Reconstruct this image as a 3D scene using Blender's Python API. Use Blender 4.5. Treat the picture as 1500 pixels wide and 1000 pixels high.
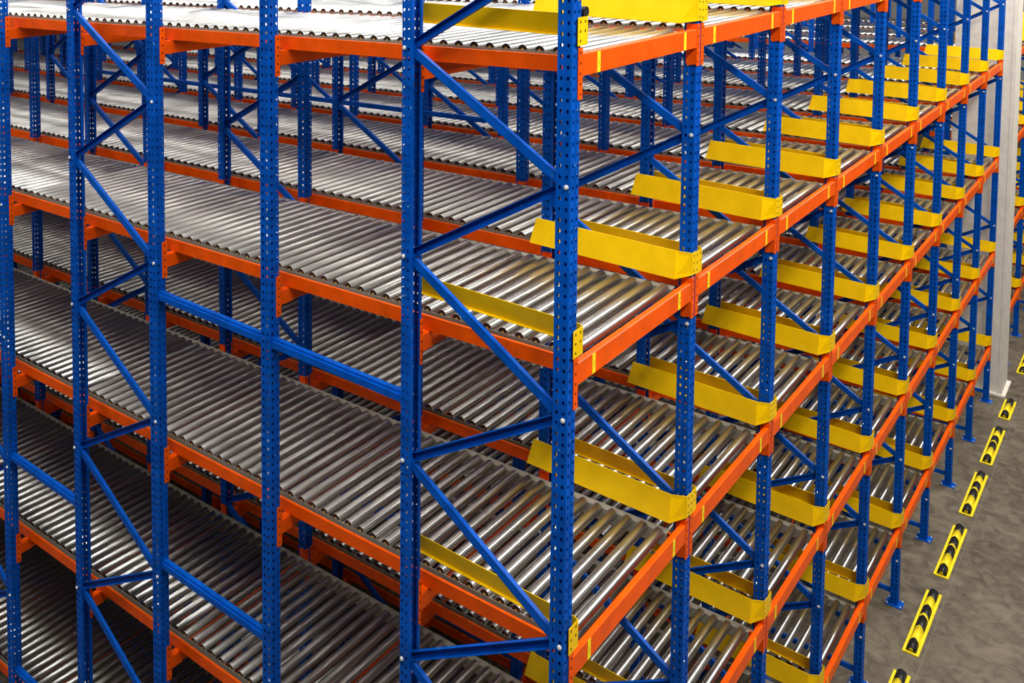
import bpy, math, random, os
from mathutils import Matrix, Vector
for o in list(bpy.data.objects): bpy.data.objects.remove(o)
SC = bpy.context.scene
COL = SC.collection

# ---------------------------------------------------------------- camera
# x runs along the aisle face (one lane every 1.4 m), y goes into the rack, z up.
CAM = Vector((-3.798, -2.119, 7.138))
A, PITCH, ROLL = 0.8658, 0.0610, 0.0028
FPX, CX, CY = 1407.93, 560.03, -32.46
fw = Vector((math.sin(A), math.cos(A), 0)); rt = Vector((math.cos(A), -math.sin(A), 0)); up = Vector((0, 0, 1))
f2 = fw * math.cos(PITCH) - up * math.sin(PITCH)
u2 = fw * math.sin(PITCH) + up * math.cos(PITCH)
r3 = rt * math.cos(ROLL) + u2 * math.sin(ROLL)
u3 = -rt * math.sin(ROLL) + u2 * math.cos(ROLL)
cd = bpy.data.cameras.new('camera'); cam = bpy.data.objects.new('camera', cd); COL.objects.link(cam)
M = Matrix.Identity(4)
for i in range(3):
    M[i][0] = r3[i]; M[i][1] = u3[i]; M[i][2] = -f2[i]; M[i][3] = CAM[i]
cam.matrix_world = M
cd.sensor_width = 36; cd.lens = FPX / 1500 * 36
cd.shift_x = (750 - CX) / 1500; cd.shift_y = (CY - 500) / 1500
cd.clip_start = 0.1; cd.clip_end = 200
SC.camera = cam

# ---------------------------------------------------------------- light
W_ = bpy.data.worlds.new('world'); SC.world = W_; W_.use_nodes = True
bg = W_.node_tree.nodes['Background']
bg.inputs[0].default_value = (1.0, 0.97, 0.93, 1); bg.inputs[1].default_value = 0.065
def area(name, loc, sx, sy, power, rot=(0, 0, 0), col=(1, 0.97, 0.92)):
    d = bpy.data.lights.new(name, 'AREA'); d.shape = 'RECTANGLE'; d.size = sx; d.size_y = sy
    d.energy = power; d.color = col
    o = bpy.data.objects.new(name, d); COL.objects.link(o); o.location = loc; o.rotation_euler = rot
    return o
# strip lamps hung under the hall roof, over the aisle and over the rack
for (x, y) in ((-1, -3.4), (5, -3.4), (11, -3.4), (17, -3.4)): area('hall_lamp', (x, y, 10.2), 4.2, 1.0, 600)
for y in (2.0, 6.5, 11.0):
    for x in (-1, 5, 11, 17): area('hall_lamp', (x, y, 11.2), 4.2, 1.2, 255)
for y in (1, 7, 13): area('hall_lamp', (-6.0, y, 11.2), 1.2, 4.2, 270)
SC.view_settings.view_transform = 'Standard'; SC.view_settings.look = 'None'
SC.view_settings.exposure = 0.0; SC.view_settings.gamma = 1.0
SC.view_settings.use_curve_mapping = False
try: SC.cycles.max_bounces = 6; SC.cycles.diffuse_bounces = 3; SC.cycles.glossy_bounces = 4
except Exception: pass

# ---------------------------------------------------------------- materials
def nodes(name):
    m = bpy.data.materials.new(name); m.use_nodes = True
    nt = m.node_tree; b = nt.nodes['Principled BSDF']
    return m, nt, b
def paint(name, col, rough=0.38, chip=None, amount=0.66, var=0.10, spec=0.32):
    m, nt, b = nodes(name); N, L = nt.nodes, nt.links
    tc = N.new('ShaderNodeTexCoord'); oi = N.new('ShaderNodeObjectInfo')
    add = N.new('ShaderNodeVectorMath'); add.operation = 'ADD'
    sc = N.new('ShaderNodeVectorMath'); sc.operation = 'SCALE'; sc.inputs[0].default_value = (7, 13, 5)
    L.new(oi.outputs['Random'], sc.inputs['Scale'])
    L.new(tc.outputs['Object'], add.inputs[0]); L.new(sc.outputs[0], add.inputs[1])
    n1 = N.new('ShaderNodeTexNoise'); n1.inputs['Scale'].default_value = 9; n1.inputs['Detail'].default_value = 6
    L.new(add.outputs[0], n1.inputs['Vector'])
    mr = N.new('ShaderNodeMapRange'); mr.inputs[1].default_value = .3; mr.inputs[2].default_value = .7
    mr.inputs[3].default_value = 1 - var * 1.6; mr.inputs[4].default_value = 1 + var
    L.new(n1.outputs['Fac'], mr.inputs[0])
    mul = N.new('ShaderNodeMix'); mul.data_type = 'RGBA'; mul.blend_type = 'MULTIPLY'; mul.inputs[0].default_value = 1
    mul.inputs[6].default_value = (*col, 1); L.new(mr.outputs[0], mul.inputs[7])
    out = mul.outputs[2]
    if chip:
        n2 = N.new('ShaderNodeTexNoise'); n2.inputs['Scale'].default_value = 38; n2.inputs['Detail'].default_value = 3
        L.new(add.outputs[0], n2.inputs['Vector'])
        r = N.new('ShaderNodeMapRange'); r.inputs[1].default_value = amount; r.inputs[2].default_value = amount + .03
        L.new(n2.outputs['Fac'], r.inputs[0])
        mx = N.new('ShaderNodeMix'); mx.data_type = 'RGBA'; mx.inputs[7].default_value = (*chip, 1)
        L.new(r.outputs[0], mx.inputs[0]); L.new(out, mx.inputs[6]); out = mx.outputs[2]
    L.new(out, b.inputs['Base Color'])
    rr = N.new('ShaderNodeMapRange'); rr.inputs[3].default_value = rough - .08; rr.inputs[4].default_value = rough + .12
    L.new(n1.outputs['Fac'], rr.inputs[0]); L.new(rr.outputs[0], b.inputs['Roughness'])
    b.inputs['Specular IOR Level'].default_value = spec
    bp = N.new('ShaderNodeBump'); bp.inputs['Strength'].default_value = .06; bp.inputs['Distance'].default_value = .01
    L.new(n1.outputs['Fac'], bp.inputs['Height']); L.new(bp.outputs[0], b.inputs['Normal'])
    return m
BLUE = paint('blue_paint', (0.0, 0.080, 0.46), .42, (0.08, 0.24, 0.52), .70, .16, .10)
ORANGE = paint('orange_paint', (0.86, 0.092, 0.0), .36, (0.45, 0.08, 0.01), .70, .10, .22)
YELLOW = paint('yellow_paint', (0.90, 0.55, 0.0), .34, None, .7, .05, .25)
STICK = paint('yellow_sticker', (0.95, 0.72, 0.01), .5, (0.45, 0.30, 0.02), .66, .05)
BLACK = paint('black_rubber_hole_shade', (0.012, 0.012, 0.013), .42, None, .7, .2)  # rubber and end caps, also the painted shade behind punched holes
BRASS = paint('yellow_plastic', (0.45, 0.27, 0.04), .4, None, .7, .1)
WHITE = paint('column_paint', (0.76, 0.71, 0.62), .55, (0.50, 0.44, 0.35), .74, .06)
WALLM = paint('wall_paint', (0.60, 0.59, 0.56), .7, None, .7, .05)
def metal(name, col, rough, var, stain=None, scale=(1.2, 30, 30), met=1.0):
    m, nt, b = nodes(name); N, L = nt.nodes, nt.links
    tc = N.new('ShaderNodeTexCoord'); oi = N.new('ShaderNodeObjectInfo')
    mp = N.new('ShaderNodeMapping'); mp.inputs['Scale'].default_value = scale
    L.new(tc.outputs['Object'], mp.inputs['Vector'])
    sc = N.new('ShaderNodeVectorMath'); sc.operation = 'SCALE'; sc.inputs[0].default_value = (17, 31, 11)
    L.new(oi.outputs['Random'], sc.inputs['Scale'])
    add = N.new('ShaderNodeVectorMath'); L.new(mp.outputs[0], add.inputs[0]); L.new(sc.outputs[0], add.inputs[1])
    n1 = N.new('ShaderNodeTexNoise'); n1.inputs['Scale'].default_value = 1.6; n1.inputs['Detail'].default_value = 5
    L.new(add.outputs[0], n1.inputs['Vector'])
    mx = N.new('ShaderNodeMix'); mx.data_type = 'RGBA'
    mx.inputs[6].default_value = (*[c * (1 - var) for c in col], 1); mx.inputs[7].default_value = (*col, 1)
    L.new(n1.outputs['Fac'], mx.inputs[0]); out = mx.outputs[2]
    if stain:
        r = N.new('ShaderNodeMapRange'); r.inputs[1].default_value = .58; r.inputs[2].default_value = .72; r.inputs[4].default_value = .7
        L.new(n1.outputs['Fac'], r.inputs[0])
        m2 = N.new('ShaderNodeMix'); m2.data_type = 'RGBA'; m2.inputs[7].default_value = (*stain, 1)
        L.new(r.outputs[0], m2.inputs[0]); L.new(out, m2.inputs[6]); out = m2.outputs[2]
    L.new(out, b.inputs['Base Color']); b.inputs['Metallic'].default_value = met
    rr = N.new('ShaderNodeMapRange'); rr.inputs[3].default_value = rough - .06; rr.inputs[4].default_value = rough + .10
    L.new(n1.outputs['Fac'], rr.inputs[0]); L.new(rr.outputs[0], b.inputs['Roughness'])
    return m
STEEL = metal('zinc_roller_steel', (0.64, 0.635, 0.61), .30, .45, None, (.5, 6, 6))
GALV = metal('galvanised_track', (0.40, 0.375, 0.30), .48, .4, (0.27, 0.21, 0.13), met=.4)
BOLT = metal('bolt_steel', (0.92, 0.92, 0.90), .35, .1, met=.4)
def concrete():
    m, nt, b = nodes('concrete_floor'); N, L = nt.nodes, nt.links
    tc = N.new('ShaderNodeTexCoord')
    n1 = N.new('ShaderNodeTexNoise'); n1.inputs['Scale'].default_value = .9; n1.inputs['Detail'].default_value = 8; n1.inputs['Roughness'].default_value = .65
    n2 = N.new('ShaderNodeTexNoise'); n2.inputs['Scale'].default_value = 6; n2.inputs['Detail'].default_value = 8; n2.inputs['Distortion'].default_value = 1.2
    n3 = N.new('ShaderNodeTexNoise'); n3.inputs['Scale'].default_value = 24; n3.inputs['Detail'].default_value = 4
    for n in (n1, n2, n3): L.new(tc.outputs['Object'], n.inputs['Vector'])
    cr = N.new('ShaderNodeValToRGB'); e = cr.color_ramp.elements
    e[0].position = .36; e[0].color = (0.050, 0.037, 0.022, 1); e[1].position = .64; e[1].color = (0.185, 0.150, 0.102, 1)
    mx = N.new('ShaderNodeMix'); mx.data_type = 'FLOAT'; mx.inputs[0].default_value = .55
    L.new(n1.outputs['Fac'], mx.inputs[2]); L.new(n2.outputs['Fac'], mx.inputs[3]); L.new(mx.outputs[0], cr.inputs[0])
    r = N.new('ShaderNodeMapRange'); r.inputs[1].default_value = .70; r.inputs[2].default_value = .76; r.inputs[4].default_value = .35
    L.new(n3.outputs['Fac'], r.inputs[0])
    m2 = N.new('ShaderNodeMix'); m2.data_type = 'RGBA'; m2.inputs[7].default_value = (0.5, 0.45, 0.36, 1)
    L.new(r.outputs[0], m2.inputs[0]); L.new(cr.outputs[0], m2.inputs[6]); L.new(m2.outputs[2], b.inputs['Base Color'])
    b.inputs['Roughness'].default_value = .6
    bp = N.new('ShaderNodeBump'); bp.inputs['Strength'].default_value = .25; bp.inputs['Distance'].default_value = .01
    L.new(n2.outputs['Fac'], bp.inputs['Height']); L.new(bp.outputs[0], b.inputs['Normal'])
    return m
CONC = concrete()

# ---------------------------------------------------------------- mesh helpers
class MB:
    def __init__(s): s.v = []; s.f = []; s.m = []
    def face(s, pts, mi=0):
        n = len(s.v); s.v += [tuple(p) for p in pts]; s.f.append(tuple(range(n, n + len(pts)))); s.m.append(mi)
    def box(s, x0, x1, y0, y1, z0, z1, mi=0):
        n = len(s.v)
        s.v += [(x0, y0, z0), (x1, y0, z0), (x1, y1, z0), (x0, y1, z0), (x0, y0, z1), (x1, y0, z1), (x1, y1, z1), (x0, y1, z1)]
        for q in ((0, 3, 2, 1), (4, 5, 6, 7), (0, 1, 5, 4), (1, 2, 6, 5), (2, 3, 7, 6), (3, 0, 4, 7)):
            s.f.append(tuple(n + i for i in q)); s.m.append(mi)
    def prism(s, pts, d, mi=0):           # polygon pts (3D) pushed along vector d
        n = len(s.v); k = len(pts)
        s.v += [tuple(p) for p in pts] + [(p[0] + d[0], p[1] + d[1], p[2] + d[2]) for p in pts]
        s.f.append(tuple(n + i for i in range(k))[::-1]); s.m.append(mi)
        s.f.append(tuple(n + k + i for i in range(k))); s.m.append(mi)
        for i in range(k):
            j = (i + 1) % k
            s.f.append((n + i, n + j, n + k + j, n + k + i)); s.m.append(mi)
    def tube(s, a, b, r, seg=12, mi=0, cap=True, cmi=None):
        a = Vector(a); b = Vector(b); d = (b - a).normalized()
        u = d.orthogonal().normalized(); w = d.cross(u); n = len(s.v)
        for c in (a, b):
            for i in range(seg):
                t = 2 * math.pi * i / seg
                s.v.append(tuple(c + (u * math.cos(t) + w * math.sin(t)) * r))
        for i in range(seg):
            j = (i + 1) % seg
            s.f.append((n + i, n + j, n + seg + j, n + seg + i)); s.m.append(mi)
        if cap:
            c = mi if cmi is None else cmi
            s.f.append(tuple(n + i for i in range(seg))[::-1]); s.m.append(c)
            s.f.append(tuple(n + seg + i for i in range(seg))); s.m.append(c)
    def perf(s, o, u, v, nu, nv, rx, ry, mi=0, sub=None, skip=None):
        # sheet at o spanned by vectors u, v cut in nu x nv cells, each with an eight sided hole
        o = Vector(o); u = Vector(u) / nu; v = Vector(v) / nv; lu, lv = u.length, v.length
        for i in range(nu):
            for j in range(nv):
                c0 = o + u * i + v * j; cor = [c0, c0 + u, c0 + u + v, c0 + v]
                if skip and skip(i, j): s.face(cor, mi); continue
                ce = c0 + u * .5 + v * .5; n = len(s.v)
                s.v += [tuple(p) for p in cor]
                for t in (247.5, 292.5, 337.5, 22.5, 67.5, 112.5, 157.5, 202.5):
                    t = math.radians(t)
                    s.v.append(tuple(ce + u / lu * rx * math.cos(t) + v / lv * ry * math.sin(t)))
                for a in range(4):
                    b = (a + 1) % 4
                    s.f.append((n + a, n + b, n + 4 + 2 * a + 1, n + 4 + 2 * a)); s.m.append(mi)
                    s.f.append((n + b, n + 4 + (2 * a + 2) % 8, n + 4 + 2 * a + 1)); s.m.append(mi)
    def mesh(s, name, mats, smooth=None):
        me = bpy.data.meshes.new(name); me.from_pydata(s.v, [], s.f)
        for m in (mats if isinstance(mats, (list, tuple)) else [mats]): me.materials.append(m)
        me.polygons.foreach_set('material_index', s.m)
        if smooth:
            me.polygons.foreach_set('use_smooth', [smooth(p) for p in me.polygons] if callable(smooth) else [True] * len(me.polygons))
        me.update()
        return me
def link(name, data, parent=None, loc=(0, 0, 0), rot=(0, 0, 0)):
    o = bpy.data.objects.new(name, data); COL.objects.link(o)
    o.location = loc; o.rotation_euler = rot
    if parent: o.parent = parent
    return o
def tag(o, label, cat, group=None, kind='thing'):
    o['label'] = label; o['category'] = cat; o['kind'] = kind
    if group: o['group'] = group
    return o
def struct(name, me):
    o = link(name, me); o['kind'] = 'structure'; return o

# ---------------------------------------------------------------- layout
LANE = 1.4                      # frame to frame along the aisle
PB, PD, H = 0.09, 0.0725, 8.0   # upright width, depth, height
SLOPE = -0.0328
LV = {'D': 6.428, 'C': 4.983, 'B': 3.560, 'A': 2.150, 'Z': 0.735}   # underside of the aisle beams
TIER = {'D': 'top tier', 'C': 'second tier down', 'B': 'third tier down', 'A': 'fourth tier down', 'Z': 'lowest tier'}
FRAMES = [(0.0, 0.912), (3.09, 4.055), (5.10, 6.06), (8.20, 9.16), (10.2, 11.16), (13.2, 14.16), (15.2, 16.16), (18.3, 19.26)]
SINGLES = [1.984, 7.08, 12.2, 17.25]
DEPTH = 19.4
ORD = ['first', 'second', 'third', 'fourth', 'fifth', 'sixth', 'seventh', 'eighth', 'ninth', 'tenth', 'eleventh', 'twelfth', 'thirteenth', 'fourteenth']
def rack_x(k): return k * LANE if k < 10 else 14.2 + (k - 10) * LANE
def post_ord(k): return ORD[k] + ' row from the near corner' if k < 10 else ORD[k - 10] + ' row past the column'
def lane_ord(k): return ORD[k] + ' lane from the near corner' if k < 10 else ORD[k - 10] + ' lane past the column'
# what can be seen from the aisle corner (other repeats are wholly hidden)
SEEN = {'frame': '0.0 0.1 0.2 1.0 1.1 1.2 1.3 10.0 10.1 10.2 11.0 11.1 11.2 12.0 12.1 12.2 13.0 13.1 13.2 14.0 14.1 14.2 2.0 2.1 2.2 2.3 2.4 3.0 3.1 3.2 3.3 3.4 3.5 4.0 4.1 4.2 4.3 4.4 4.5 4.6 5.0 5.1 5.2 5.3 5.4 5.5 5.6 5.7 6.0 6.1 6.2 6.3 6.4 6.5 6.6 6.7 7.0 7.1 7.2 7.3 7.4 7.5 7.6 7.7 8.0 8.1 8.2 8.3 8.4 8.5 8.6 9.0 9.1 9.2 9.3 9.4 9.5 9.6 9.7'.split(), 'post': '0.0 1.0 1.1 10.0 11.0 12.0 13.0 2.0 2.1 3.0 3.1 3.2 4.0 4.1 4.2 5.0 5.1 5.2 5.3 6.0 6.1 6.2 6.3 7.0 7.1 7.2 7.3 8.0 8.1 8.2 8.3 9.0 9.2'.split(), 'abeam': '0.A 0.B 0.C 0.D 1.A 1.B 1.C 1.D 10.A 10.B 10.C 10.Z 11.A 11.B 11.C 11.Z 12.A 12.B 12.C 12.Z 13.A 13.B 13.C 13.Z 2.A 2.B 2.C 2.D 2.Z 3.A 3.B 3.C 3.D 3.Z 4.A 4.B 4.C 4.D 4.Z 5.A 5.B 5.C 5.D 5.Z 6.A 6.B 6.C 6.D 6.Z 7.A 7.B 7.C 7.D 7.Z 8.A 8.B 8.C 8.D 8.Z'.split(), 'cbeam': '0.A.0 0.A.1 0.A.2 0.A.3 0.A.4 0.A.5 0.A.6 0.A.7 0.B.0 0.B.1 0.B.2 0.B.3 0.B.4 0.B.5 0.B.6 0.B.7 0.C.0 0.C.1 0.C.2 0.C.3 0.C.4 0.C.5 0.C.6 0.C.7 0.D.0 0.D.1 0.D.2 0.D.3 0.D.4 0.D.5 0.D.6 0.Z.2 0.Z.3 0.Z.4 0.Z.5 0.Z.6 0.Z.8 1.A.0 1.A.1 1.A.2 1.A.3 1.A.4 1.A.5 1.A.6 1.A.7 1.A.8 1.B.0 1.B.1 1.B.2 1.B.3 1.B.4 1.B.5 1.B.6 1.B.7 1.B.8 1.B.9 1.C.0 1.C.1 1.C.2 1.C.3 1.C.4 1.C.5 1.C.6 1.C.7 1.C.8 1.C.9 1.D.0 1.D.1 1.D.2 1.D.3 1.D.4 1.D.5 1.D.6 1.Z.1 1.Z.2 1.Z.3 1.Z.4 1.Z.5 1.Z.6 1.Z.7 1.Z.8 2.A.0 2.A.1 2.A.2 2.A.3 2.A.4 2.A.5 2.B.0 2.B.1 2.B.11 2.B.2 2.B.3 2.B.4 2.B.5 2.B.6 2.B.7 2.B.8 2.B.9 2.C.0 2.C.1 2.C.10 2.C.11 2.C.2 2.C.3 2.C.4 2.C.5 2.C.6 2.C.7 2.C.8 2.C.9 2.D.1 2.D.2 2.D.3 2.D.4 2.D.5 2.D.6 2.D.7 2.D.8 2.D.9 2.Z.0 2.Z.1 2.Z.2 2.Z.3 2.Z.4 2.Z.5 2.Z.6 2.Z.7 2.Z.8 2.Z.9 3.A.0 3.A.1 3.A.2 3.A.3 3.A.4 3.A.6 3.A.7 3.B.0 3.B.1 3.B.2 3.B.3 3.C.0 3.C.1 3.C.10 3.C.11 3.C.12 3.C.2 3.C.3 3.C.4 3.C.5 3.C.6 3.C.7 3.C.8 3.C.9 3.D.1 3.D.2 3.D.3 3.D.4 3.D.6 3.D.7 3.Z.0 3.Z.1 3.Z.2 3.Z.3 3.Z.4 3.Z.5 4.A.0 4.A.1 4.A.10 4.A.12 4.A.2 4.A.3 4.A.7 4.B.0 4.B.1 4.C.0 4.C.1 4.C.10 4.C.11 4.C.12 4.C.2 4.C.3 4.C.4 4.C.5 4.C.6 4.C.7 4.C.8 4.C.9 4.D.11 4.Z.0 4.Z.1 4.Z.2 4.Z.3 4.Z.4 4.Z.5 5.A.0 5.A.1 5.A.2 5.B.0 5.C.0 5.C.1 5.C.10 5.C.11 5.C.12 5.C.2 5.C.3 5.C.4 5.C.5 5.C.6 5.C.7 5.C.8 5.C.9 5.D.1 5.Z.0 5.Z.1 5.Z.2 5.Z.3 5.Z.4 6.A.0 6.A.1 6.A.2 6.B.0 6.B.1 6.C.0 6.C.1 6.C.2 6.C.3 6.C.4 6.C.7 6.C.8 6.C.9 6.Z.0 6.Z.1 6.Z.2 6.Z.4 7.A.0 7.A.1 7.A.2 7.B.0 7.B.1 7.C.0 7.C.1 7.C.2 7.C.3 7.C.4 7.Z.0 7.Z.1 7.Z.2 8.A.0 8.A.2 8.B.0 8.C.0 8.C.1 8.C.2 8.C.4 8.Z.0 8.Z.1'.split(), 'guide': '0.A.f 0.B.f 0.B.n 0.C.f 0.C.n 0.D.f 0.D.n 1.A.f 1.A.n 1.B.f 1.B.n 1.C.f 1.C.n 1.D.f 1.D.n 1.Z.f 10.A.f 10.A.n 10.B.f 10.B.n 10.C.f 10.C.n 10.Z.f 10.Z.n 11.A.f 11.A.n 11.B.f 11.B.n 11.C.f 11.C.n 11.Z.f 11.Z.n 12.A.f 12.A.n 12.B.f 12.B.n 12.C.f 12.C.n 12.Z.f 12.Z.n 13.A.f 13.A.n 13.B.f 13.B.n 13.C.f 13.C.n 13.Z.f 13.Z.n 2.A.f 2.A.n 2.B.f 2.B.n 2.C.f 2.C.n 2.D.f 2.D.n 2.Z.f 3.A.f 3.A.n 3.B.f 3.B.n 3.C.f 3.C.n 3.D.f 3.D.n 3.Z.f 3.Z.n 4.A.f 4.A.n 4.B.f 4.B.n 4.C.f 4.C.n 4.D.f 4.D.n 4.Z.f 4.Z.n 5.A.f 5.A.n 5.B.f 5.B.n 5.C.f 5.C.n 5.D.f 5.D.n 5.Z.f 5.Z.n 6.A.f 6.A.n 6.B.f 6.B.n 6.C.f 6.C.n 6.D.f 6.D.n 6.Z.f 6.Z.n 7.A.f 7.A.n 7.B.f 7.B.n 7.C.f 7.C.n 7.Z.f 7.Z.n 8.A.f 8.A.n 8.B.f 8.B.n 8.C.f 8.C.n 8.Z.f 8.Z.n'.split(), 'lane': '0.A 0.B 0.C 0.D 0.Z 1.A 1.B 1.C 1.D 1.Z 10.A 10.B 10.C 10.Z 11.A 11.B 11.C 11.Z 12.A 12.B 12.C 12.Z 13.A 13.B 13.C 13.Z 2.A 2.B 2.C 2.D 2.Z 3.A 3.B 3.C 3.D 3.Z 4.A 4.B 4.C 4.D 4.Z 5.A 5.B 5.C 5.D 5.Z 6.A 6.B 6.C 6.D 6.Z 7.A 7.B 7.C 7.D 7.Z 8.A 8.B 8.C 8.Z'.split(), 'spacer': '0.0.u 0.1.l 0.1.u 0.2.b 0.2.l 0.3.b 0.3.l 0.3.u 1.0.u 1.1.b 1.1.l 1.2.b 1.2.l 1.3.b 2.0.u 2.1.b 2.1.l 2.2.b 2.2.l 2.3.b 3.0.u 3.1.b 3.1.l 3.1.u 3.2.b 3.2.l 3.3.b 3.3.l 4.1.b 4.1.l 4.1.u 4.2.b 4.3.b 5.1.b 5.1.l 5.2.b 6.0.u 6.1.b 6.1.l 6.2.b 7.1.b 7.1.l 8.0.u 8.1.b 9.0.u 9.1.b 9.1.l 9.1.u 9.2.b'.split()}
ALL = SEEN is None
def want(kind, *key): return ALL or '.'.join(str(x) for x in key) in SEEN.get(kind, ())
def mark(o, kind, *key):
    if ALL: o['key'] = kind + ' ' + '.'.join(str(x) for x in key)

# ---------------------------------------------------------------- setting
m = MB(); m.box(-30, 45, -25, 40, -.2, 0); FLOOR = struct('floor', m.mesh('floor', CONC))
JOINT = paint('joint_filler', (0.21, 0.185, 0.145), .7, None, .7, .2)
m = MB(); m.box(-10, 30, -.362, -.356, 0, .0006); link('slab_joint', m.mesh('slab_joint', JOINT), FLOOR)
m = MB(); m.box(6.83, 6.836, -12, .6, 0, .0006); link('slab_joint', m.mesh('slab_joint', JOINT), FLOOR)
m = MB(); m.box(13.83, 13.836, -12, .6, 0, .0006); link('slab_joint', m.mesh('slab_joint', JOINT), FLOOR)
m = MB(); m.box(-30, 45, 23.0, 23.3, 0, 12); struct('wall_back', m.mesh('wall_back', WALLM))
m = MB(); m.box(36, 36.3, -25, 23, 0, 12); struct('wall_side', m.mesh('wall_side', WALLM))

# ---------------------------------------------------------------- shared meshes
def upright_mesh():
    m = MB(); n = int(H / .05)
    z = (0, 0, H)
    def plain(a, b): m.face([(a[0], a[1], 0), (b[0], b[1], 0), (b[0], b[1], H), (a[0], a[1], H)])
    def holes(a, b, rx, ry): m.perf((a[0], a[1], 0), (b[0] - a[0], b[1] - a[1], 0), z, 1, n, rx, ry)
    for sgn, x0 in ((1, 0), (-1, PB)):
        X = lambda t: x0 + sgn * t
        segs = [('p', (X(.020), PD - .010), (X(.020), PD)), ('p', (X(.020), PD), (X(0), PD)), ('p', (X(0), PD), (X(0), .060)), ('h', (X(0), .060), (X(0), .042)),
                ('p', (X(0), .042), (X(.004), .038)), ('p', (X(.004), .038), (X(.004), .028)), ('h', (X(.004), .028), (X(.004), .010)), ('p', (X(.004), .010), (X(.004), .005)),
                ('p', (X(.004), .005), (X(.009), 0)), ('p', (X(.009), 0), (X(.015), 0)), ('h', (X(.015), 0), (X(.035), 0)), ('p', (X(.035), 0), (X(.040), .004)), ('p', (X(.040), .004), (X(.045), .004))]
        for t, a, b in segs:
            if sgn < 0: a, b = b, a
            (plain if t == 'p' else lambda a, b: holes(a, b, .0074, .0098))(a, b)
    return m.mesh('upright', BLUE)
UPR = upright_mesh()
def foot_mesh():
    m = MB(); m.box(-.022, PB + .022, -.045, PD + .04, .0, .009)
    for x in (-.008, PB + .008):
        for y in (-.03, PD + .025): m.tube((x, y, .009), (x, y, .022), .008, 6, 1)
    return m.mesh('base_plate', [BLUE, BOLT])
FOOT = foot_mesh()
def brace_mesh(L, z0, z1, turn):
    # channel from (y 0, z0) to (y L, z1), web towards -x or open towards -x
    m = MB(); a = Vector((0, 0, z0)); b = Vector((0, L, z1)); d = (b - a).normalized(); nrm = Vector((0, -d.z, d.y))
    if nrm.z < 0: nrm = -nrm
    h, t, w = .022, .003, .026
    def bar(n0, n1, x0, x1):
        p = [a + nrm * n0, b + nrm * n0, b + nrm * n1, a + nrm * n1]
        m.prism([(x0, q.y, q.z) for q in p], (x1 - x0, 0, 0))
    if turn: bar(-h, h, 0, t)
    else: bar(-h, h, w - t, w)
    bar(h - t, h, 0, w); bar(-h, -h + t, 0, w)
    bar(h - t, h + .0015, 0, .006) if not turn else None
    return m.mesh('brace', BLUE)
BOLTM = None
def bolt_mesh():
    m = MB(); m.tube((-.005, 0, 0), (.0, 0, 0), .0115, 10); m.tube((-.010, 0, 0), (-.005, 0, 0), .0075, 6); return m.mesh('bolt', BOLT)
BOLTM = bolt_mesh()
FN = [7.018, 5.930, 4.843, 3.755, 2.668, 1.580, 0.490]
RN = [7.560, 6.482, 5.395, 4.300, 3.210, 2.125, 1.040]
_br = {}
def braces(Lk):
    if Lk not in _br:
        y0 = .035; y1 = Lk + .038; out = []
        for f in FN:
            for r in RN:
                if abs(abs(f - r) - .545) < .03:
                    up_ = r > f
                    out.append((brace_mesh(y1 - y0, f, r, up_), f, r, up_))
        out.append((brace_mesh(y1 - y0, .14, .14, True), .14, .14, True))
        _br[Lk] = (y0, y1, out)
    return _br[Lk]
BACK = ['at the aisle face', 'second frame back from the aisle', 'third frame back from the aisle', 'fourth frame back from the aisle', 'fifth frame back from the aisle', 'sixth frame back from the aisle', 'seventh frame back from the aisle', 'rearmost frame']
def frame(k, j):
    if not want('frame', k, j): return
    ya, yb = FRAMES[j]; x = rack_x(k)
    t = link('upright_frame', None, None, (x, ya, 0))
    tag(t, 'blue perforated upright frame %s, %s' % (BACK[j], post_ord(k)), 'rack frame', 'blue upright frames'); mark(t, 'frame', k, j)
    ua = link('upright', UPR, t)
    ub = link('upright', UPR, t, (PB, yb - ya + PD, 0), (0, 0, math.pi))
    link('base_plate', FOOT, t); link('base_plate', FOOT, t, (PB, yb - ya + PD, 0), (0, 0, math.pi))
    y0, y1, bl = braces(round(yb - ya, 3))
    for me, f, r, up_ in bl:
        b = link('brace', me, t, (.016 if up_ else .020, y0, 0))
    if (k <= 3 and j == 0) or (k == 0 and j < 3) or (k < 10 and j == 0):
        for f in FN: link('bolt', BOLTM, ua, (.0035, y0 - .016, f))
        for r in [r for r in RN if k == 0 or r not in (6.482, 2.125)]: link('bolt', BOLTM, ub, (PB, yb - ya + PD - y1 - .012, r), (0, 0, math.pi))
def single(k, j):
    if not want('post', k, j): return
    t = link('rack_post', None, None, (rack_x(k), SINGLES[j], 0))
    tag(t, 'single blue perforated post, %s, %s' % (['between the first two frames', 'midway into the rack', 'deep in the rack', 'at the rack back'][j], post_ord(k)), 'rack post', 'single blue posts'); mark(t, 'post', k, j)
    link('upright', UPR, t); link('base_plate', FOOT, t)
def spacer_mesh(L):
    m = MB(); m.box(.018, .060, 0, L, -.027, .012); m.box(.030, .060, 0, L, .012, .027); m.box(.012, .066, 0, .004, -.035, .035); m.box(.012, .066, L - .004, L, -.035, .035)
    return m.mesh('spacer_bar', BLUE)
_sp = {}
GAPS = [(0.912 + PD, 1.984, 'behind the aisle frame'), (1.984 + PD, 3.09, 'beyond the single post'), (4.055 + PD, 5.10, 'between the second and third frames'), (6.06 + PD, 7.08, 'behind the third frame')]
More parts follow.
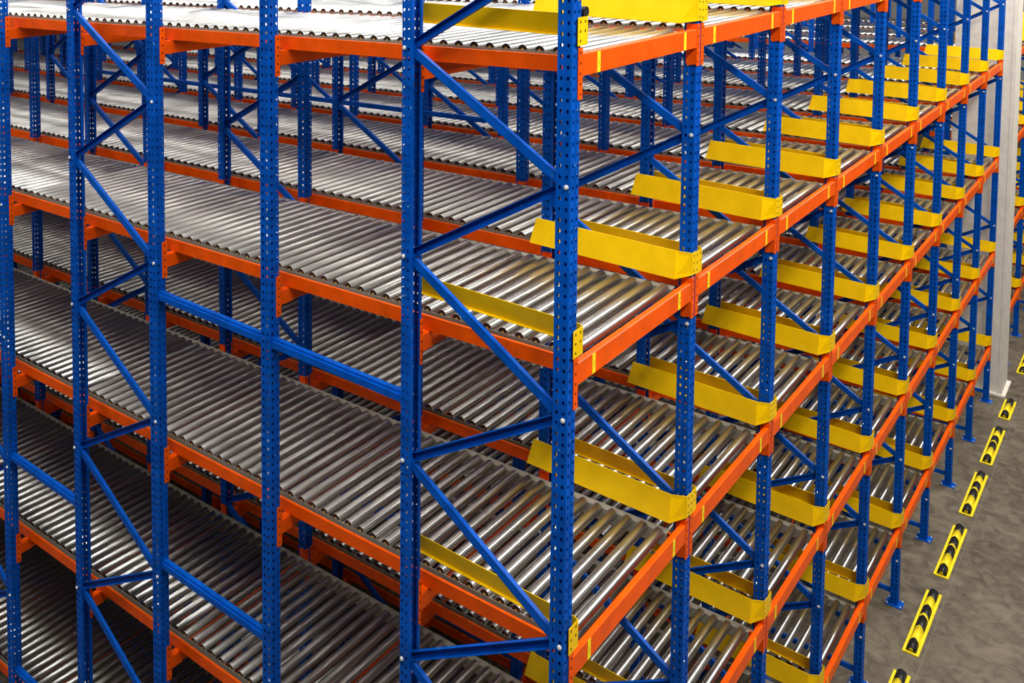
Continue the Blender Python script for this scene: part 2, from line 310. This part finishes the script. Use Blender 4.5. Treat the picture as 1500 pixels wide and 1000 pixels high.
def spacer(k, g, z, hname):
    if not want('spacer', k, g, hname[0]): return
    a, b, w = GAPS[g]; a += .0015; L = round(b - a - .0015, 3)
    if L not in _sp: _sp[L] = spacer_mesh(L)
    o = link('spacer_bar', _sp[L], None, (rack_x(k), a, z))
    tag(o, '%s blue spacer bar %s, %s' % (hname, w, post_ord(k)), 'spacer bar', 'blue spacer bars'); mark(o, 'spacer', k, g, hname[0])

# beams
def conn_mesh(mir, z0, z1, leg=.036):
    m = MB(); s = -1 if mir else 1
    # front leg on the face of the post with punched holes, side leg along its flank; origin at the flank of the post
    a, b = sorted((s * -leg, s * .004)); n = max(3, round((z1 - z0) / .05))
    m.perf((a, -.005, z0), (b - a, 0, 0), (0, 0, z1 - z0), 1, n, min(.0055, (b - a) * .3), .0075)
    m.face([(a, -.002, z0), (a, -.002, z1), (b, -.002, z1), (b, -.002, z0)], 1)  # black sheet behind the holes paints in the shade inside them
    for x in (a, b): m.face([(x, -.005, z0), (x, -.005, z1), (x, -.001, z1), (x, -.001, z0)])
    for z in (z0, z1): m.face([(a, -.005, z), (b, -.005, z), (b, -.001, z), (a, -.001, z)])
    x0, x1 = sorted((0.0005 * s, s * .0045)); zb = z0 + .0
    m.prism([(x0, -.005, zb + .012), (x0, .050, zb), (x0, .058, zb + .012), (x0, .058, z1 - .01), (x0, .050, z1), (x0, -.005, z1)], (x1 - x0, 0, 0))
    return m.mesh('connector', [ORANGE, BLACK])
CF = [conn_mesh(False, -.105, .132), conn_mesh(True, -.105, .132)]
CI = [conn_mesh(False, -.150, .095), conn_mesh(True, -.150, .095)]
CR = [conn_mesh(False, -.150, .095, .016), conn_mesh(True, -.150, .095, .013)]   # narrow leg on the open side of rear posts
REAR = {round(b, 3) for a, b in FRAMES}
def aisle_beam_mesh():
    m = MB(); a, b = PB + .005, LANE - .005
    m.prism([(a, -.003, 0), (a, .048, 0), (a, .048, .066), (a, .030, .066), (a, .028, .103), (a, .001, .103), (a, -.003, .099)], (b - a, 0, 0))
    return m.mesh('beam_section', ORANGE)
ABEAM = aisle_beam_mesh()
m = MB(); m.box(-.015, .015, -.0042, -.0032, .001, .0985); m.tube((0, -.0044, .062), (0, -.0040, .062), .0025, 6, 1); m.tube((0, -.0044, .03), (0, -.0040, .03), .002, 6, 1)
m.box(-.0015, .0015, -.0044, -.0040, .036, .055, 1)
STKM = m.mesh('sticker', [STICK, BLACK])
m = MB(); m.box(-.016, .016, -.0, .029, .1025, .1065); LUG = m.mesh('lug', ORANGE)
def aisle_beam(k, l):
    if not want('abeam', k, l): return
    t = link('aisle_beam', None, None, (rack_x(k), 0, LV[l]))
    tag(t, 'orange aisle beam with yellow stickers, %s, %s' % (TIER[l], lane_ord(k)), 'rack beam', 'orange aisle beams'); mark(t, 'abeam', k, l)
    link('beam_section', ABEAM, t); link('connector', CF[0], t, (PB, 0, 0)); link('connector', CF[1], t, (LANE, 0, 0))
    link('sticker', STKM, t, (.250, 0, 0)); link('sticker', STKM, t, (1.235, 0, 0))
def cross_mesh():
    m = MB(); a, b = PB + .005, LANE - .005; m.box(a, b, .008, .052, -.088, -.003)
    return m.mesh('beam_section', ORANGE)
CBEAM = cross_mesh()
m = MB(); m.prism([(.005, .0, -.088), (.100, .0, -.088), (.070, .0, -.008), (.062, .0, -.003), (.005, .0, -.003)], (0, .007, 0)); ARM = [m.mesh('bracket', ORANGE)]
m = MB(); m.prism([(-.005, .0, -.088), (-.100, .0, -.088), (-.070, .0, -.008), (-.062, .0, -.003), (-.005, .0, -.003)], (0, .007, 0)); ARM.append(m.mesh('bracket', ORANGE))
POSTS = [0.912, 1.984, 3.09, 4.055, 5.10, 6.06, 7.08, 8.20, 9.16, 10.2, 11.16, 12.2, 13.2]
def cross_beam(k, l, p):
    if not want('cbeam', k, l, p): return
    y = POSTS[p]
    t = link('cross_beam', None, None, (rack_x(k), y, LV[l] + SLOPE * y))
    tag(t, 'orange cross beam under the rollers, %s post back, %s, %s' % (ORD[p + 1], TIER[l], lane_ord(k).replace(' from the near corner', '')), 'rack beam', 'orange cross beams'); mark(t, 'cbeam', k, l, p)
    C = CR if round(y, 3) in REAR else CI
    link('beam_section', CBEAM, t); link('connector', C[0], t, (PB, 0, 0)); link('connector', C[1], t, (LANE, 0, 0))
    link('bracket', ARM[0], t, (PB, 0, 0)); link('bracket', ARM[1], t, (LANE, 0, 0))

# roller lanes
def extrude(prof, y0, y1, mat, name, segs=1):
    m = MB(); pts = prof
    m.prism([(x, y0, z) for x, z in pts], (0, y1 - y0, 0))
    return m.mesh(name, mat)
def mir(prof): return [(1.49 - x, z) for x, z in prof][::-1]
PR_O = [(.170, .0), (.205, .0), (.205, .003), (.173, .003), (.173, .072), (.186, .072), (.186, .077), (.170, .077)]
PR_T = [(.1865, .045), (.207, .050), (.207, .0865), (.2105, .0865), (.2105, .040), (.205, .008), (.2015, .008), (.206, .040), (.1865, .040)]
PR_F = [(.2165, .012), (.2165, .0895), (.172, .0935), (.172, .0905), (.213, .0865), (.213, .012)]   # far track: web and top flange
_rails = {}
def rails(d):
    if d not in _rails:
        _rails[d] = [extrude(PR_O, .05, d, ORANGE, 'side_rail'), extrude(mir(PR_O), .05, d, ORANGE, 'side_rail'),
                     extrude(PR_T, .055, d, GALV, 'roller_track'), extrude(mir(PR_F), .055, d, GALV, 'roller_track')]
    return _rails[d]
RP, RR, RZ = .0965, .0285, .086
def roller_into(m, y, z, seg=14):
    x0, x1 = .2135, 1.2705
    n = len(m.v); rings = [(x0, RR * .86, 1), (x0, RR - .0012, 0), (x0 + .002, RR, 0), (x1 - .002, RR, 0), (x1, RR - .0012, 0), (x1, RR * .86, 1)]
    for x, r, _ in rings:
        for i in range(seg):
            t = 2 * math.pi * i / seg; m.v.append((x, y + r * math.cos(t), z + r * math.sin(t)))
    for a in range(len(rings) - 1):
        for i in range(seg):
            j = (i + 1) % seg
            m.f.append((n + a * seg + i, n + a * seg + j, n + (a + 1) * seg + j, n + (a + 1) * seg + i)); m.m.append(0)
    m.f.append(tuple(n + i for i in range(seg))[::-1]); m.m.append(1)
    m.f.append(tuple(n + 5 * seg + i for i in range(seg))); m.m.append(1)
    m.tube((.2095, y, z), (.213, y, z), .009, 6, 2); m.tube((1.271, y, z), (1.2745, y, z), .008, 6, 2)
m = MB(); roller_into(m, 0, 0)
ROLL_ME = m.mesh('roller', [STEEL, BLACK, BRASS], smooth=lambda p: len(p.vertices) == 4)
_far = {}
def far_rollers(i0, n):
    if (i0, n) not in _far:
        m = MB()
        for i in range(i0, n):
            y = .098 + i * RP; a = len(m.v); seg = 10
            for x in (.2135, 1.2705):
                for s_ in range(seg):
                    t = 2 * math.pi * s_ / seg; m.v.append((x, y + RR * math.cos(t), RZ + RR * math.sin(t)))
            for s_ in range(seg):
                j = (s_ + 1) % seg; m.f.append((a + s_, a + j, a + seg + j, a + seg + s_)); m.m.append(0)
            m.f.append(tuple(a + s_ for s_ in range(seg))[::-1]); m.m.append(1)
            m.f.append(tuple(a + seg + s_ for s_ in range(seg))); m.m.append(1)
        _far[(i0, n)] = m.mesh('rollers', [STEEL, BLACK], smooth=lambda p: len(p.vertices) == 4)
    return _far[(i0, n)]
def lane(k, l, depth, reach):
    if not want('lane', k, l): return
    x = rack_x(k)
    t = link('roller_lane', None, None, (x, 0, LV[l]), (math.atan(SLOPE), 0, 0))
    tag(t, 'steel roller lane between orange rails, %s, %s' % (TIER[l], lane_ord(k)), 'roller lane', 'pallet roller lanes'); mark(t, 'lane', k, l)
    R = rails(depth)
    link('side_rail', R[0], t); link('side_rail', R[1], t); link('roller_track', R[2], t); link('roller_track', R[3], t)
    n = int((depth - .15) / RP); near = 0
    for i in range(n):
        y = .098 + i * RP
        c = Vector((x + .74, y, LV[l] + SLOPE * y))
        if (c - CAM).length > reach: break
        near = i + 1
        link('roller', ROLL_ME, t, (0, y, RZ), (random.Random(i * 31 + k).random() * .4, 0, 0))
    near = (near + 3) // 4 * 4 if near else 0
    i = int(near)
    have = len([c for c in t.children if c.name.startswith('roller') and not c.name.startswith('roller_')])
    for q in range(have, min(near, n)): link('roller', ROLL_ME, t, (0, .098 + q * RP, RZ))
    if near < n:
        o = link('rollers', far_rollers(near, n), t); o['kind'] = 'stuff'

# yellow pallet guides
def sheet(m, pts, d, mi=0): m.prism(pts, d, mi)
def guide_near_mesh():
    m = MB()
    y0, y1 = .004, .965
    # leaning panel, top towards the frame, with a return lip at the foot
    m.prism([(.152, y0, .174), (.152, y1, .174), (.126, y1 - .012, .278), (.126, y0, .278)], (.003, 0, .0008))
    m.prism([(.153, y0, .174), (.153, y1, .174), (.138, y1, .171), (.138, y0 + .03, .171)], (0, 0, .003))
    return m.mesh('panel', YELLOW)
def guide_near_mount():
    m = MB()
    m.prism([(.126, -.0085, .146), (.129, -.0085, .146), (.129, -.0085, .272), (.126, -.0085, .272)], (0, .03, 0))
    m.perf((.040, -.0085, .142), (.088, 0, 0), (0, 0, .130), 2, 3, .006, .0075, 0, None, lambda i, j: (i, j) == (1, 0))
    m.face([(.040, -.0065, .142), (.040, -.0065, .272), (.128, -.0065, .272), (.128, -.0065, .142)], 1)  # added black backing, so the holes look shaded inside
    for z in (.142, .272): m.face([(.040, -.0085, z), (.128, -.0085, z), (.128, -.0055, z), (.040, -.0055, z)])
    m.face([(.040, -.0085, .142), (.040, -.0085, .272), (.040, -.0055, .272), (.040, -.0055, .142)])
    return m.mesh('mounting_plate', [YELLOW, BLACK])
def guide_far_mesh():
    m = MB(); X = LANE
    y0, y1 = .055, 1.0
    m.prism([(X - .105, y0, .140), (X - .105, y1, .140), (X - .075, y1 - .03, .295), (X - .075, y0 + .004, .295)], (.003, 0, .0008))
    # flared end folding round to the face of the post
    m.prism([(X - .105, y0, .140), (X - .075, y0 + .004, .295), (X - .006, -.0085, .278), (X - .006, -.0085, .150)], (.002, .002, 0))
    m.prism([(X - .105, y0, .140), (X - .105, y1, .140), (X - .088, y1, .136), (X - .088, y0, .136)], (0, 0, .003))
    return m.mesh('panel', YELLOW)
def guide_far_mount():
    m = MB(); X = LANE
    m.perf((X - .006, -.0085, .150), (.045, 0, 0), (0, 0, .128), 1, 3, .006, .0075)
    m.face([(X - .006, -.0065, .150), (X - .006, -.0065, .278), (X + .039, -.0065, .278), (X + .039, -.0065, .150)], 1)  # black backing here too stands in for shade in the holes
    for z in (.150, .278): m.face([(X - .006, -.0085, z), (X + .039, -.0085, z), (X + .039, -.0055, z), (X - .006, -.0055, z)])
    return m.mesh('mounting_plate', [YELLOW, BLACK])
GN, GNM, GF, GFM = guide_near_mesh(), guide_near_mount(), guide_far_mesh(), guide_far_mount()
def guide(k, l, side):
    if not want('guide', k, l, side): return
    t = link('pallet_guide', None, None, (rack_x(k), 0, LV[l]))
    tag(t, 'yellow guide, %s side of the %s, %s' % ('near' if side == 'n' else 'far', lane_ord(k), TIER[l]), 'pallet guide', 'yellow pallet guides'); mark(t, 'guide', k, l, side)
    link('panel', GN if side == 'n' else GF, t); link('mounting_plate', GNM if side == 'n' else GFM, t)
    if (k, l, side) == (0, 'D', 'n'):
        mm = MB(); mm.tube((.122, -.004, .292), (.122, .020, .292), .025, 18); mm.tube((.122, .020, .292), (.122, .045, .292), .014, 12)
        s_ = link('rubber_stop', mm.mesh('rubber_stop', BLACK), t); s_['label'] = 'round black rubber stop'

# ---------------------------------------------------------------- the racks
for k in range(10):
    for j in range(len(FRAMES)): frame(k, j)
    for j in range(len(SINGLES)): single(k, j)
    for g in range(4):
        for z, hn in ((4.622, 'upper'), (2.757, 'lower'), (0.93, 'bottom')):
            if hn != 'upper' and g == 0: continue
            if hn == 'upper' and g == 2: continue
            spacer(k, g, z, hn)
for k in range(9):
    for l in 'DCBAZ':
        aisle_beam(k, l); lane(k, l, DEPTH, 8.6 if k < 4 else 9.5)
        guide(k, l, 'n'); guide(k, l, 'f')
        for p in range(len(POSTS)): cross_beam(k, l, p)
for k in range(10, 15):
    for j in range(3): frame(k, j)
    single(k, 0)
for k in range(10, 14):
    for l in 'DCBAZ':
        aisle_beam(k, l); lane(k, l, 7.3, 0); guide(k, l, 'n'); guide(k, l, 'f')

# sloping blue side bar along one row, second tier
m = MB(); m.box(0, .028, 0, 7.2, 0, .05); m.box(-.006, 0, 0, 7.2, .03, .05)
o = link('side_bar', m.mesh('side_bar', BLUE), None, (rack_x(3) - .032, 3.3, LV['C'] + .215 + SLOPE * 3.3), (math.atan(SLOPE), 0, 0))
tag(o, 'long sloping blue side bar above the rollers, fourth row, second tier down', 'side bar')

# ---------------------------------------------------------------- building column
m = MB(); m.box(12.95, 13.50, -.12, .66, 0, 12)
m.box(12.944, 12.95, -.126, -.075, 0, 12); m.box(12.944, 12.95, .60, .666, 0, 12); m.box(12.90, 13.55, -.17, .71, 0, .03)
struct('column', m.mesh('column', WHITE))

# ---------------------------------------------------------------- floor bumpers
def bumper(x0, length, label):
    t = link('floor_bumper', None, None, (x0, -.25, 0)); tag(t, label, 'floor bumper', 'black and yellow floor bumpers')
    m = MB(); hw = .072
    m.prism([(0, -hw, 0), (length, -hw, 0), (length, hw, 0), (0, hw, 0)], (0, 0, .010)); link('base_plate', m.mesh('base_plate', STICK), t)
    R, SEG = .046, 16; a, b = .03, length - .02
    full = [(0, .15, 1), (.15, .36, 0), (.36, .53, 1), (.53, .57, 0), (.57, .72, 1), (.72, .87, 0), (.87, 1.0, 1)]
    cuts = full if length > 1 else [(0, .27, 1), (.27, .68, 0), (.68, 1, 1)]
    for (c0, c1, dark) in cuts:
        m = MB(); n = 0
        for c in (c0, c1):
            for i in range(SEG + 1):
                th = math.pi * i / SEG; sk = 0 if c in (0, 1.0, 1) else .045 * abs(th - math.pi / 2) / (math.pi / 2)
                m.v.append((a + (b - a) * c - sk, -R * math.cos(th), .010 + R * 1.05 * math.sin(th)))
        for i in range(SEG): m.f.append((i, i + 1, SEG + 2 + i, SEG + 1 + i)); m.m.append(0)
        m.f.append(tuple(range(SEG + 1))[::-1]); m.m.append(0); m.f.append(tuple(range(SEG + 1, 2 * SEG + 2))); m.m.append(0)
        link('black_band' if dark else 'yellow_band', m.mesh('band', BLACK if dark else STICK, smooth=lambda p: len(p.vertices) == 4), t)
    m = MB(); m.tube((a + .012, 0, .030), (a - .006, 0, .030), .016, 12, 0); m.tube((a - .0065, 0, .030), (a - .0075, 0, .030), .008, 10, 1)
    link('anchor', m.mesh('anchor', [STICK, BLACK]), t)
for x0, ln, lb in ((4.93, 1.12, 'beside the fifth post foot'), (6.37, 1.12, 'beside the sixth post foot'), (7.82, 1.12, 'beside the seventh post foot'), (9.26, 1.12, 'beside the eighth post foot'),
                   (10.69, 1.12, 'beside the ninth post foot'), (12.20, .67, 'in front of the white column'), (14.0, 1.12, 'beyond the white column')):
    bumper(x0, ln, ('short ' if ln < 1 else '') + 'black and yellow floor bumper ' + lb)
